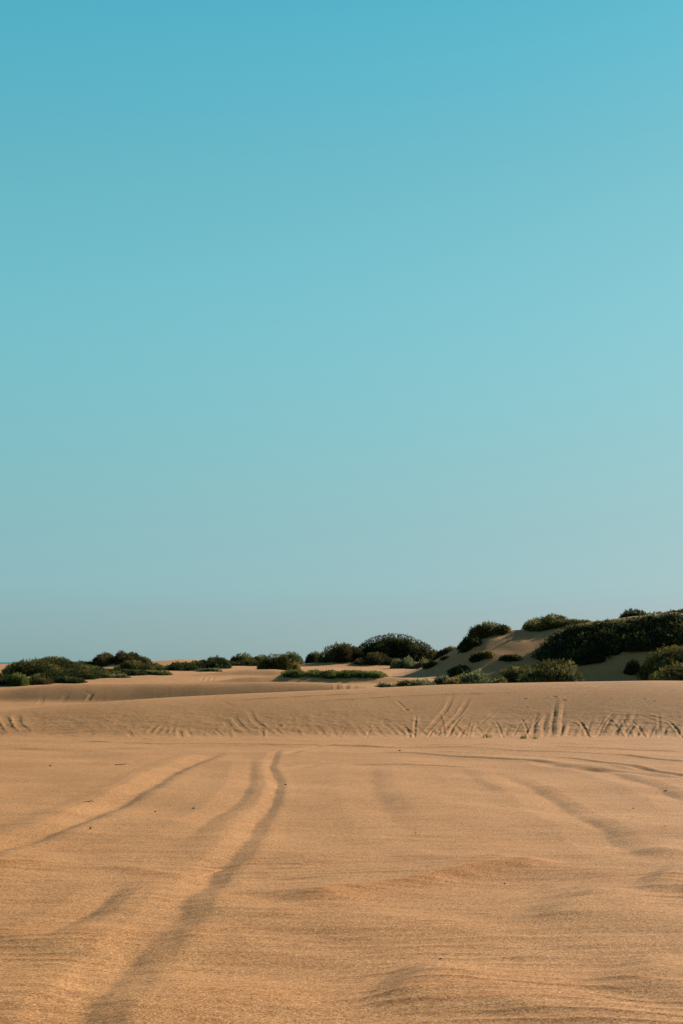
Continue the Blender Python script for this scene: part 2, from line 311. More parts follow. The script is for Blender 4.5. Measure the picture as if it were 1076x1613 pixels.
COARSE_SHADE = None      # orange grains on ripple crests and scoured slopes, plus painted shade below crest lines
def H(x, y):
    x = np.asarray(x, float); y = np.asarray(y, float)
    global COARSE_SHADE
    COARSE_SHADE = np.zeros(x.shape)
    h = H0(x, y)
    # gentle swells, wind ripples
    fl = 1 - sst((y - 26) / 8)
    h = h + fl * (.042 * fbm(x * .42 + .25 * y, y * .42 - .2 * x, 2, 41) + .015 * (1 - .6 * sst((y - 14) / 8)) * fbm(x * .9 + .45 * y, y * .9 - .3 * x, 2, 44))
    wx, wy = x + .25 * perlin(x * .8, y * .8, 51), y + .18 * perlin(x * .7, y * .9, 52)
    near = 1 - sst((y - 7.5) / 7)
    msk = sst(.42 + 1.3 * perlin(x * .45 + .1 * y, y * .38, 54)) * near * np.clip(y / 4, 0, 1)
    ph = (y + .42 * perlin(x * .5, y * .45, 58) + .10 * perlin(x * 1.7, y * 1.9, 59) + .03 * perlin(x * 6, y * 6, 60)) / .165
    rip = 1 - np.abs(np.sin(np.pi * ph)); rip = rip**1.5 * np.clip(.75 + 1.2 * perlin(x * 1.3, y * 5, 66), 0, 1.3)
    h = h + msk * .0095 * rip
    rp = perlin(wx * 1.3, wy * 5.5, 53)
    h = h + (1 - sst((y - 12) / 14)) * np.clip(y / 4, 0, 1) * .007 * rp
    COARSE_SHADE = np.maximum(COARSE_SHADE, np.clip(rip**1.4 * msk * 1.1, 0, 1))
    rp2 = perlin(wx * 2.6, wy * 14, 56)
    h = h + (1 - sst((y - 8) / 10)) * np.clip(y / 4, 0, 1) * .0028 * rp2
    face = np.exp(-((y - 32.0) / 1.7)**2)
    h = h + face * (.010 * fbm(x * 2.2, y * 3.2, 3, 61) + .006 * fbm(x * 7, y * 6, 2, 63) + .018 * fbm(x * .7, y * .5, 2, 62))
    h = h + np.exp(-((y - 28.3) / 1.6)**2) * .014 * fbm(x * .6, y * 2.5, 3, 64)
    for kind, P, amp, wid, ends, rough, flip in FEATS:
        m = wid * 5.0
        lo = P.min(0) - m; hi = P.max(0) + m
        idx = np.nonzero((x > lo[0]) & (x < hi[0]) & (y > lo[1]) & (y < hi[1]))
        if len(idx[0]) == 0: continue
        X, Y = x[idx], y[idx]
        best = np.full(X.shape, 1e9); sg = np.zeros_like(X); tt = np.zeros_like(X)
        n = len(P) - 1
        Pn = P if (P[-1, 1] >= P[0, 1]) else P[::-1]
        if kind in ('crest',): Pn = P if P[-1, 0] >= P[0, 0] else P[::-1]
        cum = np.concatenate([[0], np.cumsum(np.hypot(*(Pn[1:] - Pn[:-1]).T))]); cum /= cum[-1]
        for i in range(n):
            a, b = Pn[i], Pn[i + 1]; d = b - a; L2 = (d * d).sum() + 1e-9
            t = ((X - a[0]) * d[0] + (Y - a[1]) * d[1]) / L2
            tc = np.clip(t, 0, 1)
            dx = X - a[0] - tc * d[0]; dy = Y - a[1] - tc * d[1]
            ds = np.hypot(dx, dy)
            cr = (d[0] * dy - d[1] * dx)
            u = ds < best
            best = np.where(u, ds, best)
            sg = np.where(u, np.where(cr > 0, -1.0, 1.0), sg)
            tt = np.where(u, cum[i] + tc * (cum[i + 1] - cum[i]), tt)
        s = best * sg
        if kind == 'crest': s = -s         # s > 0 beyond the crest (away from the viewer and sunward)
        s = s + wid * .35 * rough * perlin(X * 1.3, Y * 1.3, 71) * 2 + wid * .3 * rough * perlin(X * 5, Y * 5, 72)
        if flip:
            s = s * (1 + 1.0 * sst(tt * 1.3))
            ph = (tt * flip + .5 * perlin(tt * 7, 0 * tt, 74)) % 1.0
            s = s + wid * .22 * np.clip(1 - tt * 1.1, .15, 1) * np.where(ph < .82, ph / .82 - .5, .5 - (ph - .82) / .18)
        e = sst(tt / ends) * sst((1 - tt) / ends)
        if ends <= .1: e = np.maximum(e, 0)
        mod = 1 + rough * 1.2 * perlin(X * 2.0, Y * 2.0, 73)
        tx, ty = PROF[kind]
        if kind == 'crest': COARSE_SHADE[idx] = np.maximum(COARSE_SHADE[idx], np.minimum(1, amp / .03) * e * np.where(s > 0, np.exp(-(s / wid / .12)**2), np.exp(s / wid / 1.6)))  # crest near side reddened and darkened: orange grains plus painted shade
        if flip: mod = mod / (1 + .75 * sst(tt * 1.3)) * (.86 + .55 * perlin(tt * 26 + 2 * X, 3 * X, 75) * (1 - sst(tt * 1.6)))
        h[idx] += amp * e * mod * np.interp(s / wid, tx, ty, left=0, right=0)
    for px, py, r, d in DENT_W:
        idx = np.nonzero((np.abs(x - px) < 4 * r) & (np.abs(y - py) < 4 * r))
        if len(idx[0]): 
            q = ((x[idx] - px)**2 + (y[idx] - py)**2) / r**2
            h[idx] -= d * np.exp(-q) - .5 * d * np.exp(-((np.sqrt(q) - 1.5) / .5)**2)
    return h
DENT_W = []
for px, py, r, d in DENTS:
    q = hit(px, py)
    if q is not None: DENT_W.append((q[0], q[1], r * .5, d * .22))
def Hs(x, y): return float(H(np.array([x]), np.array([y]))[0])

# ------------------------------------------------------------------ materials
def mat(name):
    m = bpy.data.materials.new(name); m.use_nodes = True; n = m.node_tree.nodes
    return m, n, m.node_tree.links, n['Principled BSDF']
def nd(n, t, **k):
    o = n.new(t)
    for a, v in k.items(): setattr(o, a, v)
    return o
def noise(n, l, vec, scale, detail=3, rough=.55):
    o = n.new('ShaderNodeTexNoise'); o.inputs['Scale'].default_value = scale
    o.inputs['Detail'].default_value = detail; o.inputs['Roughness'].default_value = rough
    l.new(vec, o.inputs['Vector']); return o.outputs['Fac']
def ramp(n, l, fac, stops):
    o = n.new('ShaderNodeValToRGB'); e = o.color_ramp.elements
    while len(e) < len(stops): e.new(.5)
    for i, (p, c) in enumerate(stops): e[i].position = p; e[i].color = (*c, 1) if len(c) == 3 else c
    l.new(fac, o.inputs[0]); return o.outputs[0]
def mixc(n, l, mode, fac, a, b):
    o = n.new('ShaderNodeMix'); o.data_type = 'RGBA'; o.blend_type = mode
    if isinstance(fac, float): o.inputs[0].default_value = fac
    else: l.new(fac, o.inputs[0])
    for s, v in ((6, a), (7, b)):
        if isinstance(v, tuple): o.inputs[s].default_value = (*v, 1)
        else: l.new(v, o.inputs[s])
    return o.outputs[2]
def mapping(n, l, vec, scale, rot=(0, 0, 0)):
    o = n.new('ShaderNodeMapping'); o.inputs['Scale'].default_value = scale; o.inputs['Rotation'].default_value = rot
    l.new(vec, o.inputs['Vector']); return o.outputs[0]

def sand_material():
    m, n, l, b = mat("sand")
    pos = n.new('ShaderNodeNewGeometry').outputs['Position']
    big = noise(n, l, pos, .35, 4)
    base = ramp(n, l, big, [(.3, (.446, .212, .076)), (.7, (.502, .243, .090))])
    st = noise(n, l, mapping(n, l, pos, (1.6, 7, 5), (0, 0, .06)), 1.9, 5, .65)
    streak = ramp(n, l, st, [(.34, (.86, .78, .70)), (.50, (1, 1, 1)), (.70, (1.05, 1.06, 1.07))])
    c = mixc(n, l, 'MULTIPLY', .45, base, streak)
    patch = ramp(n, l, noise(n, l, mapping(n, l, pos, (.5, 1.2, 1)), .9, 3), [(.45, (0, 0, 0)), (.66, (.8, .8, .8))])
    st2 = noise(n, l, mapping(n, l, pos, (2.4, 13, 9), (0, 0, -.04)), 1.7, 5, .68)
    s2 = ramp(n, l, st2, [(.38, (.90, .78, .66)), (.55, (1, 1, 1))])
    c = mixc(n, l, 'MULTIPLY', patch, c, s2)
    ca = n.new('ShaderNodeAttribute'); ca.attribute_name = 'coarse_shade'
    c = mixc(n, l, 'MULTIPLY', ca.outputs['Fac'], c, (.88, .76, .63))  # orange grain tint; below crest lines it also paints in shade
    g = n.new('ShaderNodeTexVoronoi'); g.inputs['Scale'].default_value = 130; l.new(pos, g.inputs['Vector'])
    gs = n.new('ShaderNodeSeparateColor'); l.new(g.outputs['Color'], gs.inputs[0])
    grain = ramp(n, l, gs.outputs[0], [(0, (.40, .32, .26)), (.20, (.84, .78, .72)), (.72, (1.10, 1.09, 1.07)), (.92, (1.38, 1.44, 1.48)), (1, (1.7, 1.82, 1.95))])
    c = mixc(n, l, 'MULTIPLY', 1.0, c, grain)
    g2 = n.new('ShaderNodeTexVoronoi'); g2.inputs['Scale'].default_value = 70; l.new(pos, g2.inputs['Vector'])
    gs2 = n.new('ShaderNodeSeparateColor'); l.new(g2.outputs['Color'], gs2.inputs[0])
    grain2 = ramp(n, l, gs2.outputs[1], [(0, (.55, .46, .38)), (.3, (1, 1, 1)), (.8, (1.02, 1.02, 1.02)), (1, (1.25, 1.24, 1.22))])
    c = mixc(n, l, 'MULTIPLY', .4, c, grain2)
    l.new(c, b.inputs['Base Color']); b.inputs['Roughness'].default_value = .95
    b.inputs['Specular IOR Level'].default_value = .12
    bn = n.new('ShaderNodeBump'); bn.inputs['Strength'].default_value = .24; bn.inputs['Distance'].default_value = .004
    l.new(gs.outputs[1], bn.inputs['Height'])
    bn2 = n.new('ShaderNodeBump'); bn2.inputs['Strength'].default_value = .24; bn2.inputs['Distance'].default_value = .02
    l.new(noise(n, l, mapping(n, l, pos, (1, 1.9, 1.5)), 10, 7, .7), bn2.inputs['Height']); l.new(bn2.outputs[0], bn.inputs['Normal'])
    l.new(bn.outputs[0], b.inputs['Normal'])
    return m
SAND = sand_material()

def leaf_material(name, dark, mid, light, trans=.42):
    m, n, l, b = mat(name)
    at_ = n.new('ShaderNodeAttribute'); at_.attribute_name = 'tint'
    c = ramp(n, l, at_.outputs['Fac'], [(0.0, dark), (.55, mid), (1.0, light)])
    l.new(c, b.inputs['Base Color']); b.inputs['Roughness'].default_value = .75
    b.inputs['Specular IOR Level'].default_value = .1
    tr = n.new('ShaderNodeBsdfTranslucent'); l.new(c, tr.inputs[0])
    mx = n.new('ShaderNodeMixShader'); mx.inputs[0].default_value = trans
    l.new(b.outputs[0], mx.inputs[1]); l.new(tr.outputs[0], mx.inputs[2])
    l.new(mx.outputs[0], n['Material Output'].inputs['Surface'])
    return m
LEAF = {
    'dark':  leaf_material("dark_green_leaves", (.012, .016, .005), (.042, .048, .012), (.170, .150, .036)),
    'olive': leaf_material("olive_leaves", (.024, .026, .007), (.100, .088, .021), (.300, .235, .070)),
    'grey':  leaf_material("grey_green_leaves", (.050, .058, .020), (.150, .150, .058), (.330, .290, .130)),
    'brown': leaf_material("brown_green_leaves", (.022, .017, .006), (.070, .054, .016), (.190, .135, .042)),
    'green': leaf_material("fresh_green_leaves", (.036, .054, .010), (.098, .118, .025), (.22, .21, .055)),
    'yellow': leaf_material("yellowing_leaves", (.07, .05, .016), (.20, .135, .034), (.40, .26, .065)),
}
WOOD, n_, l_, b_ = mat("bark")
l_.new(ramp(n_, l_, noise(n_, l_, n_.new('ShaderNodeNewGeometry').outputs['Position'], 14, 4), [(.3, (.05, .035, .025)), (.7, (.13, .095, .07))]), b_.inputs['Base Color'])
b_.inputs['Roughness'].default_value = .9
STONE, n_, l_, b_ = mat("dark_stone")
l_.new(ramp(n_, l_, noise(n_, l_, n_.new('ShaderNodeNewGeometry').outputs['Position'], 60, 4), [(.3, (.035, .022, .014)), (.7, (.10, .06, .04))]), b_.inputs['Base Color'])
b_.inputs['Roughness'].default_value = .85
PALE, n_, l_, b_ = mat("pale_shell")
l_.new(ramp(n_, l_, noise(n_, l_, n_.new('ShaderNodeNewGeometry').outputs['Position'], 60, 4), [(.3, (.50, .38, .24)), (.7, (.62, .48, .32))]), b_.inputs['Base Color'])
b_.inputs['Roughness'].default_value = .7
WATER, n_, l_, b_ = mat("sea_water")
b_.inputs['Base Color'].default_value = (.02, .16, .17, 1); b_.inputs['Roughness'].default_value = .55
b_.inputs['Specular IOR Level'].default_value = .25
bw = n_.new('ShaderNodeBump'); bw.inputs['Strength'].default_value = .8; bw.inputs['Distance'].default_value = 1.0
l_.new(noise(n_, l_, mapping(n_, l_, n_.new('ShaderNodeNewGeometry').outputs['Position'], (.05, .2, 1)), 1, 5), bw.inputs['Height'])
l_.new(bw.outputs[0], b_.inputs['Normal'])

# ------------------------------------------------------------------ mesh helpers
def mesh_np(name, V, Q, smooth=False, tint=None):
    me = bpy.data.meshes.new(name); V = np.ascontiguousarray(V, dtype=np.float32); Q = np.ascontiguousarray(Q, dtype=np.int32)
    me.vertices.add(len(V)); me.vertices.foreach_set('co', V.ravel())
    k = Q.shape[1]
    me.loops.add(Q.size); me.loops.foreach_set('vertex_index', Q.ravel())
    me.polygons.add(len(Q)); me.polygons.foreach_set('loop_start', np.arange(len(Q), dtype=np.int32) * k)
    me.polygons.foreach_set('loop_total', np.full(len(Q), k, dtype=np.int32))
    if smooth: me.polygons.foreach_set('use_smooth', np.ones(len(Q), dtype=bool))
    if tint is not None:
        a = me.attributes.new('tint', 'FLOAT', 'POINT'); a.data.foreach_set('value', np.asarray(tint, dtype=np.float32))
    me.update(calc_edges=True); me.validate()
    return me
def obj(name, me, m, parent=None, loc=None):
    o = bpy.data.objects.new(name, me); COL.objects.link(o); me.materials.append(m)
    if parent is not None: o.parent = parent
    if loc is not None: o.location = loc
    return o
def tag(o, label, cat, group=None):
    o['label'] = label; o['category'] = cat
    if group: o['group'] = group

# ------------------------------------------------------------------ ground: one sheet out to the sea
def ground():
    u = np.concatenate([-np.geomspace(9, .85, 26), -np.geomspace(.8, .29, 90), np.linspace(-.286, .286, 1050), np.geomspace(.29, .8, 90), np.geomspace(.85, 9, 26)])
    yr = np.concatenate([-np.geomspace(600, 6, 26), np.linspace(-5, 3.9, 40), np.geomspace(4, 5.75, 30), np.arange(5.8, 12, .0125), np.geomspace(12.04, 29.2, 270), np.arange(29.23, 35.5, .026),
                         np.arange(35.55, 44, .16), np.arange(44, 49, .05), np.arange(49.1, 70, .13), np.arange(70.2, 125, .4), np.geomspace(126, 12000, 70)])
    X = u[None, :] * np.sqrt(yr * yr + 30)[:, None]; Y = np.repeat(yr[:, None], len(u), 1)
    Z = H(X.ravel(), Y.ravel())
    V = np.stack([X.ravel(), Y.ravel(), Z], 1)
    nu = len(u); i = np.arange(len(yr) - 1)[:, None] * nu + np.arange(nu - 1)[None, :]
    i = i.ravel()
    Q = np.stack([i, i + 1, i + nu + 1, i + nu], 1)
    me = mesh_np('ground', V, Q, True)
    a = me.attributes.new('coarse_shade', 'FLOAT', 'POINT'); a.data.foreach_set('value', COARSE_SHADE.astype(np.float32))
    o = obj('ground', me, SAND); o['kind'] = 'structure'
ground()
def sea():
    g = np.array([-60000, -8000, -1500, 0, 1500, 8000, 60000.]); yy = np.array([190, 400, 900, 2500, 8000, 60000.])
    X, Y = np.meshgrid(g, yy); V = np.stack([X.ravel(), Y.ravel(), np.full(X.size, -5.0)], 1)
    nu = len(g); i = (np.arange(len(yy) - 1)[:, None] * nu + np.arange(nu - 1)[None, :]).ravel()
    o = obj('sea', mesh_np('sea', V, np.stack([i, i + 1, i + nu + 1, i + nu], 1)), WATER); o['kind'] = 'structure'
sea()

# ------------------------------------------------------------------ shrubs
def unit(a): return a / (np.linalg.norm(a, axis=-1, keepdims=True) + 1e-9)
def foliage(lobes, rng, dens, leaf, sprig, spiky, holes=.28, lump=.6):
    """leafy sprigs over the union of half-ellipsoid lobes (cx, cy, z0, rx, ry, h)"""
    L = np.array(lobes); Ps = []; Ns = []
    for k, (cx, cy, z0, rx, ry, h) in enumerate(L):
        area = 2 * math.pi * ((rx * ry)**.8 + (rx * h)**.8 + (ry * h)**.8) / 3 * 1.0
        n = int(dens * area) + 12
        d = unit(rng.normal(size=(n, 3))); d[:, 2] = np.abs(d[:, 2]) * 1.0 - .08
        d = unit(d)
        p = np.stack([cx + d[:, 0] * rx, cy + d[:, 1] * ry, z0 + d[:, 2] * h], 1)
        bump = 1 + lump * .26 * perlin(p[:, 0] * 2.0 + p[:, 2] * 1.3, p[:, 1] * 2.0 + p[:, 2] * 1.6, k) + lump * .14 * perlin(p[:, 0] * 4.4 + p[:, 2] * 3, p[:, 1] * 4.4 + p[:, 2] * 3.3, k + 3)
        sh = bump * (1 - .26 * rng.rand(n)**1.6)
        p = np.array([cx, cy, z0]) + (p - np.array([cx, cy, z0])) * sh[:, None]
        nn = unit(d / np.array([rx, ry, h]))
        keep = perlin(p[:, 0] * 2.6 + 9 * k, p[:, 1] * 2.6 + p[:, 2] * 2.6, 5) > -.5 + holes
        keep |= rng.rand(n) < .35
        for j, (ax, ay, az, bx, by, bh) in enumerate(L):
            if j != k:
                q = ((p[:, 0] - ax) / bx)**2 + ((p[:, 1] - ay) / by)**2 + ((p[:, 2] - az) / bh)**2
                keep &= (q > .62) | (p[:, 2] < az - .3)
        Ps.append(p[keep]); Ns.append(nn[keep])
    P = np.concatenate(Ps); N = np.concatenate(Ns); n = len(P)
    D = unit(N * (1 - spiky) + np.array([0, 0, 1.0]) * spiky + rng.normal(size=(n, 3)) * .28)
    M = 8
    ln = sprig * (.6 + .8 * rng.rand(n))
    t = np.linspace(.0, 1, M)[None, :, None]
    B = P[:, None, :] + D[:, None, :] * ln[:, None, None] * (t - .35) + rng.normal(size=(n, M, 3)) * leaf * .25
    ld = unit(D[:, None, :] * .75 + rng.normal(size=(n, M, 3)) * .62)
    wd = unit(np.cross(ld, rng.normal(size=(n, M, 3))))
    ll = leaf * (.7 + .7 * rng.rand(n, M, 1)); ww = ll * .24
    v = np.stack([B, B + ld * ll * .45 + wd * ww, B + ld * ll, B + ld * ll * .45 - wd * ww], 2).reshape(-1, 3)
    q = np.arange(len(v)).reshape(-1, 4)
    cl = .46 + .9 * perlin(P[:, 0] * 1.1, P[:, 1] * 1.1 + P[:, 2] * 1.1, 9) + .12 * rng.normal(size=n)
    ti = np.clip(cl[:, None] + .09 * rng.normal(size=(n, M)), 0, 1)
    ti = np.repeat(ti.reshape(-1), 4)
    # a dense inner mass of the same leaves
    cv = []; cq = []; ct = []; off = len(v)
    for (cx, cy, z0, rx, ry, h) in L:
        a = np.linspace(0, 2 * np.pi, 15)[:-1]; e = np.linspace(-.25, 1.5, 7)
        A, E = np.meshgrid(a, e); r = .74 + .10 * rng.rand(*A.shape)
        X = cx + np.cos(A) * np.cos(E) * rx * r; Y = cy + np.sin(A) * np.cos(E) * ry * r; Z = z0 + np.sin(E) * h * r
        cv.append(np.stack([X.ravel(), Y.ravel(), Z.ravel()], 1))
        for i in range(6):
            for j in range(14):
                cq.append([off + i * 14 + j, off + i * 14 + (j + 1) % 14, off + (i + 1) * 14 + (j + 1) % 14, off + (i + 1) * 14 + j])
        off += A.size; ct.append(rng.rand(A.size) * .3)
    return np.vstack([v] + cv), np.vstack([q, np.array(cq)]), np.concatenate([ti] + ct)

def branches(lobes, rng):
    V = []; Q = []
    for (cx, cy, z0, rx, ry, h) in lobes:
        for k in range(9):
            d = unit(rng.normal(size=3)); d[2] = abs(d[2]) + .15
            e = np.array([cx + d[0] * rx * .95, cy + d[1] * ry * .95, z0 + min(d[2], 1) * h * .92])
            s = np.array([cx + rng.normal() * .12 * rx, cy + rng.normal() * .12 * ry, z0 - .05])
            mid = (s + e) / 2 + rng.normal(size=3) * .08 * h + np.array([0, 0, .08 * h])
            pts = [s, mid, e]; rad = [.028, .018, .007]; o = len(V)
            for p, r in zip(pts, rad):
                for a in range(5): V.append(p + np.array([math.cos(a * 1.2566) * r, math.sin(a * 1.2566) * r, 0]))
            for i in range(2):
                for a in range(5): Q.append([o + i * 5 + a, o + i * 5 + (a + 1) % 5, o + (i + 1) * 5 + (a + 1) % 5, o + (i + 1) * 5 + a])
    for i in range(1, len(lobes)):
        a = np.array(lobes[i][:3]); D = [np.hypot(a[0] - m[0], a[1] - m[1]) for m in lobes[:i]]; b = np.array(lobes[int(np.argmin(D))][:3]); o = len(V)
        for t in (0, .5, 1):
            p = a + (b - a) * t + np.array([0, 0, .05])
            for c in range(5): V.append(p + .02 * np.array([math.cos(c * 1.2566), math.sin(c * 1.2566), math.cos(c * 2.5) * .3]))
        for r in range(2):
            for c in range(5): Q.append([o + r * 5 + c, o + r * 5 + (c + 1) % 5, o + (r + 1) * 5 + (c + 1) % 5, o + (r + 1) * 5 + c])
    return np.array(V), np.array(Q)

_seed = [100]
def build_shrub(label, lobes, kind, name='shrub', cat='shrub', group='shrubs on the dunes', dens=135, leaf=.062, sprig=.088, spiky=.32, holes=.16, lump=.6):
    _seed[0] += 1; rng = np.random.RandomState(_seed[0])
    L = np.array(lobes); c = L[:, :2].mean(0); z = Hs(c[0], c[1])
    root = bpy.data.objects.new(name, None); COL.objects.link(root); root.location = (c[0], c[1], z)
    root.empty_display_size = .3
    tag(root, label, cat, group)
    L[:, :3] -= np.array([c[0], c[1], z])
    v, q, t = foliage(L, rng, dens, leaf, sprig, spiky, holes, lump)
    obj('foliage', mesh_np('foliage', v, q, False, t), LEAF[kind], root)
    v, q = branches(L, rng)
    obj('branches', mesh_np('branches', v, q, True), WOOD, root)
    return root

def mound(label, top, Y, kind, depth=None, dome=False, **k):
    """a shrub standing at distance Y whose top follows picture points"""
    _seed[0] += 1; rng = np.random.RandomState(_seed[0])
    px = np.array([p[0] for p in top], float); py = np.array([p[1] for p in top], float)
    if Y is None:
        Y = hit((px[0] + px[-1]) / 2, max(py[0], py[-1]))[1] + (depth or .8) * .35
    X0, X1 = (px[0] - 538) / F * Y, (px[-1] - 538) / F * Y
    wdt = X1 - X0; dep = depth or min(max(.9, wdt * .6), 3.0)
    lobes = []
    hmax = 1.6 - (py.min() - 1043) * Y / F - Hs((X0 + X1) / 2, Y)
    if dome:
        k.setdefault('lump', .32); k.setdefault('sprig', .085); k.setdefault('spiky', .3)
        xc = (X0 + X1) / 2; im = int(py.argmin()); xm = (px[im] - 538) / F * Y; xm = .6 * xc + .4 * xm
        g = Hs(xm, Y); zt = 1.6 - (py.min() - 1043) * Y / F
        lobes.append((xm, Y, g - .08, wdt * .48, dep * .5, zt - g + .0))
        for i in range(7):
            a = rng.rand() * 6.28; xx = xc + math.cos(a) * wdt * .30; yy = Y + math.sin(a) * dep * .36
            p = 538 + xx / Y * F; g = Hs(xx, yy)
            zz = 1.6 - (np.interp(p, px, py) - 1043) * Y / F
            lobes.append((xx, yy, g - .06, wdt * .21, dep * .26, max(.15, (zz - g) * (.78 + .14 * rng.rand()))))
        return build_shrub(label, lobes, kind, **k)
    nx = max(2, int(round(wdt / max(.5, hmax * .8))))
    for i in range(nx):
        u = (i + .5) / nx + rng.normal() * .05
        u = min(max(u, .06), .94)
        X = X0 + wdt * u; p = px[0] + (px[-1] - px[0]) * u
        zt = 1.6 - (np.interp(p, px, py) - 1043) * Y / F
        rows = [(0, 1.0), (-.38, .72), (.38, .85)] if dep > .8 else [(0, 1.0)]
        for dy, f in rows:
            yy = Y + dy * dep + rng.normal() * .08 * dep
            xx = X + rng.normal() * .18 * wdt / nx
            g = Hs(xx, yy)
            h = (zt - g) * f * (1.06 - .12 * rng.rand()) - .04
            h = max(h, .16)
            rx = wdt / nx * (.72 + .22 * rng.rand()); rx = min(rx, .52 * wdt)
            if dy: rx *= .92
            lobes.append((min(max(xx, X0 + rx * .8), X1 - rx * .8), yy, g - .05, rx, dep * (.42 if len(rows) > 1 else .6), h + .05))
    return build_shrub(label, lobes, kind, **k)

def patch(label, top, bottom, n, h, r, kind, **k):
    """low scrub creeping over a slope that faces the viewer, between two picture lines"""
    _seed[0] += 1; rng = np.random.RandomState(_seed[0])
    tx = [p[0] for p in top]; ty = [p[1] for p in top]; bx = [p[0] for p in bottom]; by = [p[1] for p in bottom]
    x0, x1 = max(tx[0], bx[0]), min(tx[-1], bx[-1]); lobes = []; tries = 0
    while len(lobes) < n and tries < n * 30:
        tries += 1
        x = x0 + (x1 - x0) * rng.rand(); a, b = np.interp(x, tx, ty), np.interp(x, bx, by)
        y = a + (b - a) * rng.rand()**.9
        q = hit(x, y)
        if q is None: continue
        hpx = h * F / q[1] * .75
        if y - hpx < a - 1: 
            y2 = a + hpx
            if y2 > b: y2 = b
            q = hit(x, y2)
            if q is None: continue
        if any((q[0] - l[0])**2 + (q[1] - l[1])**2 < (r * .55)**2 for l in lobes): continue
        rr = r * (.75 + .5 * rng.rand()); hh = h * (.7 + .5 * rng.rand())
        lobes.append((q[0], q[1], q[2] - .08, rr, rr, hh))
    return build_shrub(label, lobes, kind, **k)

# --- left group
mound('round olive shrub with reddish top crowning the sand mound at left', [(144, 1046), (150, 1036), (165, 1029), (182, 1026), (200, 1025), (215, 1029), (228, 1036), (240, 1043), (252, 1047)], 80, 'brown', 2.2)
mound('low olive shrub in front of the reddish-topped one on the left mound', [(186, 1053), (196, 1043), (212, 1040), (228, 1043), (243, 1048)], 76, 'olive', 1.2)
mound('wide olive shrub forming the first hump from the left edge', [(10, 1058), (18, 1048), (30, 1040), (45, 1037), (62, 1038), (80, 1043), (100, 1050), (112, 1056)], 66, 'olive', 3.0, dome=True)
mound('flat-topped green shrub rising behind the first hump from the left edge', [(56, 1042), (68, 1035), (82, 1033), (98, 1036), (112, 1042), (124, 1048)], 82, 'olive', 2.0, dome=True)
mound('thin dark green shrub in the saddle between the two left humps', [(108, 1050), (118, 1043), (130, 1041), (142, 1043), (150, 1049)], 80, 'dark', 1.2)
mound('dark green shrub cut by the left edge of the picture', [(-60, 1066), (-30, 1060), (0, 1060), (14, 1064), (26, 1072), (34, 1078)], 57, 'dark', 1.6)
mound('bright green rounded shrub low in the left thicket near the edge', [(14, 1072), (20, 1062), (32, 1059), (44, 1062), (50, 1072)], 56, 'green', 1.0, dome=True)
mound('grey twiggy shrub low in the left thicket above the sand', [(46, 1074), (54, 1066), (64, 1065), (76, 1068), (84, 1074)], 57, 'brown', 1.0)
mound('dark shrub low in the middle of the left thicket', [(60, 1066), (78, 1056), (100, 1054), (122, 1056), (136, 1066)], 62, 'dark', 2.0)
mound('low dark shrub trailing along the sand under the left thicket', [(80, 1078), (92, 1070), (108, 1068), (122, 1070), (134, 1075)], 58, 'dark', .9)
mound('olive grey shrub beside the bare sand notch of the left thicket', [(112, 1058), (124, 1049), (140, 1047), (156, 1050), (168, 1058)], 70, 'olive', 1.6)
mound('dark green shrub under the crowned mound at left', [(136, 1064), (150, 1054), (170, 1052), (190, 1055), (206, 1063)], 68, 'dark', 1.8)
mound('pale green cushion shrub on the sand under the left mound', [(162, 1071), (172, 1064), (188, 1062), (200, 1065), (208, 1070)], 63, 'grey', .9, dome=True)
mound('small dark shrub at the right end of the left thicket', [(196, 1066), (206, 1058), (218, 1056), (228, 1060), (234, 1067)], 67, 'dark', 1.0)
mound('tiny flat green shrub on the sand right of the left thicket', [(230, 1067), (242, 1063), (256, 1062), (270, 1065)], 67, 'green', .6)
mound('dark green shrub closing the gap under the saddle of the left thicket', [(108, 1074), (118, 1060), (134, 1055), (150, 1058), (162, 1069)], 62, 'dark', 1.6)
mound('olive shrub between the saddle shrub and the pale green cushion', [(140, 1070), (152, 1059), (168, 1056), (184, 1060), (194, 1068)], 65, 'olive', 1.4)
mound('broad dark shrub in the back of the left thicket between the two humps', [(84, 1058), (100, 1047), (122, 1044), (146, 1046), (160, 1056)], 73, 'dark', 2.0)
# --- between left group and middle mound
mound('broad dark green shrub at the left of the pair on the pale sand', [(252, 1060), (262, 1047), (278, 1043), (296, 1043), (306, 1050), (312, 1060)], 76, 'dark', 2.2)
mound('taller dark green shrub at the right of the pair on the pale sand', [(296, 1054), (308, 1042), (326, 1036), (340, 1034), (354, 1037), (364, 1044), (368, 1052)], 82, 'dark', 2.4)
mound('small grey green cushion in front of the dark green pair', [(308, 1060), (316, 1054), (330, 1052), (342, 1055), (350, 1059)], 73, 'grey', .8, dome=True)
mound('low olive shrub on the skyline right of the dark green pair', [(362, 1042), (370, 1033), (380, 1028), (392, 1030), (402, 1036), (406, 1042)], 98, 'olive', 2.0, dome=True)
mound('flat olive shrub on the skyline next to the lone dome shrub', [(392, 1042), (402, 1033), (412, 1031), (424, 1036), (430, 1043)], 100, 'olive', 1.6, dome=True)
mound('long low dark hedge-like shrub on the pale sand left of the lone dome', [(366, 1050), (376, 1042), (392, 1039), (406, 1041), (414, 1048)], 90, 'dark', 1.4)
mound('lone dome-shaped olive shrub with a long shadow on the sand', [(406, 1056), (411, 1042), (422, 1033), (436, 1029), (448, 1030), (458, 1037), (464, 1050)], 74, 'olive', 1.8, dome=True)
mound('small yellowish shrub tucked against the right foot of the lone dome', [(456, 1053), (463, 1045), (470, 1042), (475, 1049)], 74, 'yellow', .6)
mound('thin flat green shrub on the skyline above the lone dome', [(436, 1034), (446, 1028), (460, 1026), (472, 1030), (480, 1034)], 105, 'green', 2.0, dome=True)
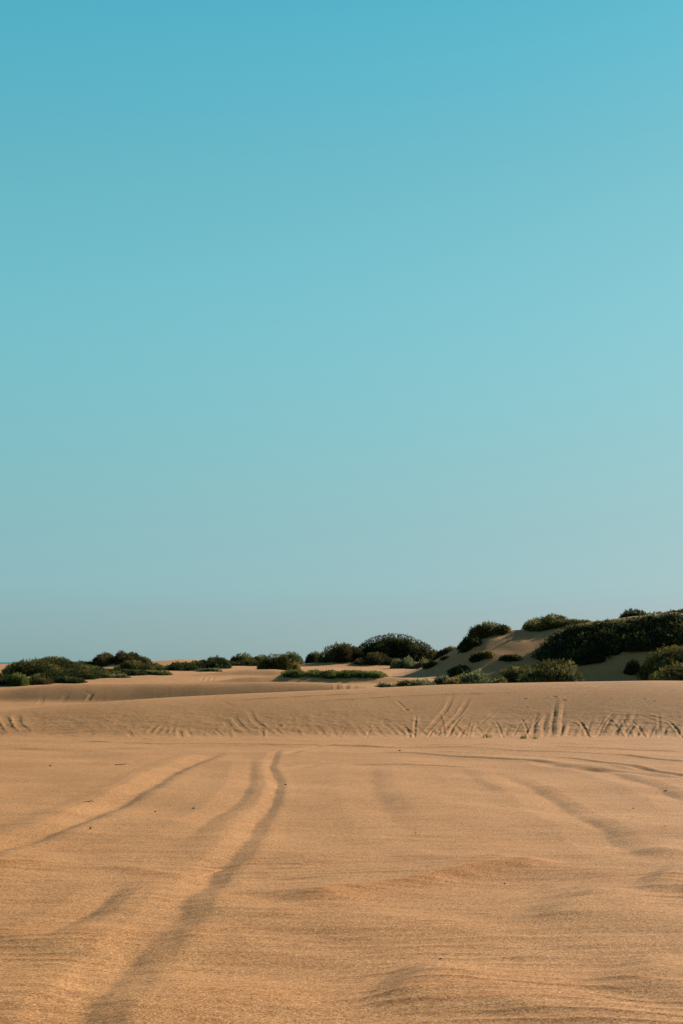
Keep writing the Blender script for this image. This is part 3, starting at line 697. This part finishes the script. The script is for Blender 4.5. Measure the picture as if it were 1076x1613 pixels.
mound('small dark shrub on the skyline touching the brown shrub', [(480, 1034), (486, 1027), (497, 1026), (506, 1029), (512, 1034)], 104, 'dark', 1.6, dome=True)
# --- middle mound
mound('big dark dome shrub, tallest in the middle of the view', [(554, 1040), (560, 1014), (575, 1006), (596, 1000), (615, 997), (640, 1000), (662, 1008), (680, 1018), (690, 1034)], 90, 'dark', 3.6, dens=190, spiky=.2, holes=.0, sprig=.05, leaf=.055, lump=.18, dome=True)
mound('greyish brown shrub leaning on the left side of the big dark dome', [(499, 1046), (508, 1026), (522, 1016), (540, 1012), (556, 1014), (566, 1020), (574, 1036)], 88, 'brown', 3.0, dome=True)
mound('brown shaded shrub at the foot of the big dark dome', [(560, 1046), (574, 1032), (592, 1026), (610, 1030), (622, 1044)], 86, 'brown', 1.4)
mound('rusty twiggy shrub at the right end of the big dark dome', [(662, 1046), (672, 1028), (682, 1020), (690, 1026), (693, 1040)], 86, 'brown', 1.2)
mound('pale grey green shrub under the right side of the big dark dome', [(618, 1048), (626, 1037), (638, 1034), (652, 1040), (660, 1047)], 80, 'grey', 1.2)
mound('small pale shrub at the right end of the pale row under the big dome', [(652, 1048), (660, 1039), (668, 1036), (674, 1044)], 79, 'grey', .9)
mound('long flat green shrub lying alone on the open sand in the middle', [(446, 1072), (452, 1063), (466, 1058), (490, 1056), (515, 1057), (540, 1060), (570, 1062), (590, 1064), (606, 1068)], 59, 'green', 1.2, spiky=.75)
# --- foot of the high dune, left part
mound('dark bushy shrub on the left flank of the high dune against the sky', [(684, 1042), (690, 1026), (704, 1020), (718, 1019), (726, 1026), (722, 1034)], 72, 'brown', 1.4)
mound('small dark shrub low on the left flank of the high dune', [(664, 1052), (670, 1044), (676, 1042), (682, 1045), (686, 1050)], None, 'dark', .8)
patch('dark creeping scrub on the shaded left toe of the high dune', [(682, 1042), (692, 1036), (706, 1034)], [(682, 1047), (692, 1044), (706, 1040)], 3, .10, .22, 'dark')
mound('dark shrub at the very left of the row behind the front dune crest', [(590, 1084), (598, 1077), (608, 1075), (618, 1078), (626, 1083)], 50, 'dark', .8)
mound('dark green shrub left of the grey cushion behind the front dune crest', [(622, 1082), (630, 1073), (642, 1069), (654, 1073), (660, 1080)], 52, 'dark', 1.0)
mound('grey green cushion shrub behind the front dune crest at the toe of the high dune', [(640, 1083), (648, 1072), (662, 1067), (676, 1069), (684, 1076), (688, 1083)], 50, 'grey', 1.2, spiky=.75, dome=True)
mound('small grey shrub right of the grey cushion at the toe of the high dune', [(682, 1072), (690, 1065), (700, 1063), (708, 1068)], 56, 'grey', .7)
mound('dark green upright shrub above the pale row on the lower high dune', [(708, 1062), (714, 1054), (724, 1051), (732, 1055), (738, 1062)], None, 'dark', .9)
mound('pale green wide shrub in the row behind the front dune crest', [(712, 1076), (720, 1064), (734, 1057), (752, 1058), (766, 1064), (774, 1074)], 55, 'grey', 1.6, spiky=.72)
mound('small yellowish shrub at the left end of the pale wide shrub', [(698, 1074), (706, 1066), (716, 1064), (724, 1070)], 54, 'yellow', .7)
mound('low olive shrub joining the pale wide shrub to the large tufted one', [(756, 1079), (766, 1071), (778, 1068), (792, 1070), (800, 1077)], 53, 'olive', 1.0)
mound('small half yellow shrub high on the shaded face of the high dune', [(758, 1036), (763, 1026), (768, 1022), (773, 1026), (776, 1034)], None, 'yellow', .5)
mound('small dark shrub beside the half yellow one on the shaded dune face', [(740, 1040), (746, 1030), (754, 1026), (762, 1028), (766, 1036)], None, 'dark', .6)
mound('little dark green shrub alone in the middle of the shaded dune face', [(788, 1042), (795, 1033), (804, 1029), (812, 1034), (818, 1041)], None, 'dark', .6)
# --- crest of the high dune
mound('round olive shrub on the left shoulder of the high dune', [(738, 1010), (744, 994), (754, 985), (768, 979), (782, 979), (794, 983), (802, 989)], 67.5, 'olive', 1.8, dome=True)
mound('dark shrub stepping down the skyline left of the round olive one', [(724, 1020), (730, 1009), (740, 1003), (748, 1003), (754, 1010)], 66.5, 'dark', 1.2)
mound('wide dark green shrub on the crest between the bare peak and the big scrub', [(826, 992), (830, 976), (844, 968), (862, 967), (880, 970), (892, 975), (896, 985)], 68.5, 'olive', 2.0)
mound('lower olive shrub at the right end of the crest beside the wide dark one', [(886, 988), (894, 976), (906, 974), (918, 980), (926, 987)], 68.5, 'olive', 1.4)
mound('neat rounded shrub highest on the skyline above the big scrub', [(974, 974), (980, 963), (992, 959), (1006, 960), (1016, 966), (1022, 973)], 70, 'dark', 1.8, dome=True)
mound('small shrub on the skyline beside a patch of bare sand at upper right', [(1020, 972), (1030, 965), (1042, 963), (1052, 967)], 72, 'olive', 1.2)
mound('spiky shrub on the skyline at the right edge of the picture', [(1052, 970), (1062, 961), (1076, 957), (1094, 958), (1110, 966)], 70, 'dark', 2.0)
mound('dark shrub on the skyline just left of the spiky one at the edge', [(1030, 976), (1040, 966), (1052, 963), (1064, 966), (1072, 974)], 69.5, 'dark', 2.0)
# --- right
patch('great dark mass of creeping scrub spreading down the face of the high dune', [(866, 1034), (872, 1016), (882, 1002), (902, 990), (930, 982), (970, 977), (1000, 974), (1040, 970), (1120, 964)],
      [(868, 1040), (890, 1041), (920, 1043), (950, 1032), (980, 1024), (1010, 1020), (1040, 1014), (1120, 1002)], 95, .62, .85, 'dark', name='creeping_scrub', dens=55, holes=.2)
mound('large tufted olive shrub with lit crown at the foot of the dark scrub', [(816, 1076), (824, 1058), (840, 1047), (858, 1040), (880, 1036), (894, 1040), (904, 1054), (908, 1070)], 54, 'olive', 1.8, dens=85)
mound('lower dark tufted shrub left of the large tufted olive one', [(764, 1079), (778, 1068), (798, 1056), (818, 1049), (836, 1050), (846, 1062), (850, 1074)], 55.5, 'olive', 1.6)
mound('dark upper shrub leaning down the slope above the lower tufted shrub', [(832, 1056), (842, 1044), (856, 1038), (874, 1037), (884, 1044)], 58, 'dark', 1.2)
mound('large grey olive shrub cut by the right edge of the picture', [(1016, 1050), (1022, 1030), (1036, 1020), (1056, 1016), (1076, 1017), (1110, 1018), (1130, 1040)], 57, 'olive', 2.2)
mound('olive shrub below the large grey one at the right edge', [(1030, 1074), (1038, 1050), (1054, 1042), (1076, 1040), (1100, 1046), (1116, 1066)], 53, 'olive', 1.6)
mound('small grey shrub with pale top alone on the shaded sand at right', [(982, 1062), (988, 1046), (997, 1037), (1004, 1042), (1003, 1058)], None, 'brown', .8)
mound('tiny dark shrub between the small grey one and the right edge shrub', [(1000, 1062), (1004, 1053), (1010, 1051), (1016, 1060)], None, 'brown', .5)
patch('straggle of low dark plants under the scrub on the right slope', [(1020, 1018), (1040, 1014), (1056, 1012)], [(1020, 1022), (1040, 1019), (1056, 1016)], 4, .22, .28, 'brown')

# ------------------------------------------------------------------ small things lying on the sand
def pebble(px, py, size, label, m, name='pebble', cat='pebble', group='dark pebbles strewn on the sand'):
    q = hit(px, py); _seed[0] += 1; rng = np.random.RandomState(_seed[0])
    bm = bmesh.new(); bmesh.ops.create_icosphere(bm, subdivisions=3, radius=1)
    s = size * np.array([1, .7 + .3 * rng.rand(), .45 + .2 * rng.rand()]); k = rng.rand(3) * 6
    for v in bm.verts:
        c = np.array(v.co); f = 1 + .22 * math.sin(2.3 * c[0] + k[0]) * math.cos(2.9 * c[1] + k[1]) + .12 * math.sin(4 * c[2] + k[2])
        v.co = c * f * s
    for f in bm.faces: f.smooth = True
    me = bpy.data.meshes.new(name); bm.to_mesh(me); bm.free()
    o = obj(name, me, m, None, (q[0], q[1], Hs(q[0], q[1]) + s[2] * .45)); o.rotation_euler = (0, 0, rng.rand() * 6)
    tag(o, label, cat, group)
pebble(795, 1388, 0.0087, 'dark pebble just below the long scoured crest right of centre', STONE)
pebble(450, 1237, 0.0211, 'dark lump just right of the bend in the middle wheel rut', STONE)
pebble(305, 1272, 0.0149, 'dark pebble between the left and middle wheel ruts, right of its pair', STONE)
pebble(245, 1276, 0.0136, 'dark pebble between the left and middle wheel ruts, left of its pair', STONE)
pebble(1049, 1247, 0.0174, 'dark pebble beside the curving tracks at the right edge', STONE)
pebble(655, 1313, 0.0099, 'dark pebble at the lower end of the faint centre rut', STONE)
pebble(694, 1508, 0.0074, 'dark pebble near the bottom of the picture right of centre', STONE)
pebble(202, 1404, 0.0062, 'dark pebble in the pale hollow left of the scoured rut', STONE)
pebble(630, 1183, 0.0217, 'dark lump on the track at the foot of the dune', STONE)  # dark mark on the track, built as a stone-coloured lump
pebble(79, 1207, 0.0186, 'dark pebble far out on the flat at left', STONE)
pebble(998, 1271, .012, 'pale tan shell fragment on the flat at right', PALE, 'shell_fragment', 'shell', 'pale shell bits on the sand')
pebble(1049, 1307, .011, 'pale tan shell fragment nearest the right edge', PALE, 'shell_fragment', 'shell', 'pale shell bits on the sand')

def twig(px, py, length, ang, label):
    q = hit(px, py); _seed[0] += 1; rng = np.random.RandomState(_seed[0]); V = []; Q = []
    n = 7
    for i in range(n):
        t = i / (n - 1) - .5
        p = np.array([math.cos(ang) * t * length, math.sin(ang) * t * length, .006 + .006 * math.sin(t * 5)]) + rng.normal(size=3) * .002
        r = .006 * (1 - .5 * abs(t + .2))
        for a in range(6): V.append(p + r * np.array([-math.sin(ang) * math.cos(a * 1.047), math.cos(ang) * math.cos(a * 1.047), math.sin(a * 1.047)]))
    for i in range(n - 1):
        for a in range(6): Q.append([i * 6 + a, i * 6 + (a + 1) % 6, i * 6 + 6 + (a + 1) % 6, i * 6 + 6 + a])
    o = obj('twig', mesh_np('twig', np.array(V), np.array(Q), True), WOOD, None, (q[0], q[1], Hs(q[0], q[1])))
    tag(o, label, 'twig', 'twigs on the sand')
twig(139, 1264, .13, .25, 'thin brown twig lying beside the left wheel rut')
twig(190, 1205, .18, .1, 'thin brown twig far out on the flat beyond the left rut')

def sprout(px, py, size, label, nblade=14, spread=1.0):
    q = hit(px, py); _seed[0] += 1; rng = np.random.RandomState(_seed[0]); V = []; Q = []; T = []
    for k in range(nblade):
        a = rng.rand() * 6.283; L = size * (.5 + .7 * rng.rand()); w_ = size * .07
        o = np.array([rng.normal() * .18 * size * spread, rng.normal() * .12 * size, 0]); d = np.array([math.cos(a), math.sin(a), 0]); sdir = np.array([-d[1], d[0], 0])
        lean = .25 + .5 * rng.rand(); i0 = len(V)
        for t, ww in ((0, .7), (.5, 1), (1, .1)):
            c = o + d * L * lean * t**1.4 + np.array([0, 0, L * (t - .25 * t * t * lean)])
            V += [c - sdir * w_ * ww, c + sdir * w_ * ww]
        Q += [[i0, i0 + 1, i0 + 3, i0 + 2], [i0 + 2, i0 + 3, i0 + 5, i0 + 4]]; T += [.3 + .6 * rng.rand()] * 6
    o = obj('grass_sprout', mesh_np('grass_sprout', np.array(V), np.array(Q), False, T), LEAF['green'], None, (q[0], q[1], Hs(q[0], q[1]) - .004))
    tag(o, label, 'plant', 'seedlings on the sand')
sprout(143, 1310, .034, 'tiny green sprout alone on the flat beside the left wheel rut')
sprout(767, 1162, .09, 'small green seedling patch at the dune foot, leftmost of three', 26, 3.0)
sprout(824, 1163.5, .10, 'small green seedling patch at the dune foot, middle of three', 26, 3.5)
sprout(842, 1164, .08, 'small green seedling patch at the dune foot, rightmost of three', 22, 3.0)
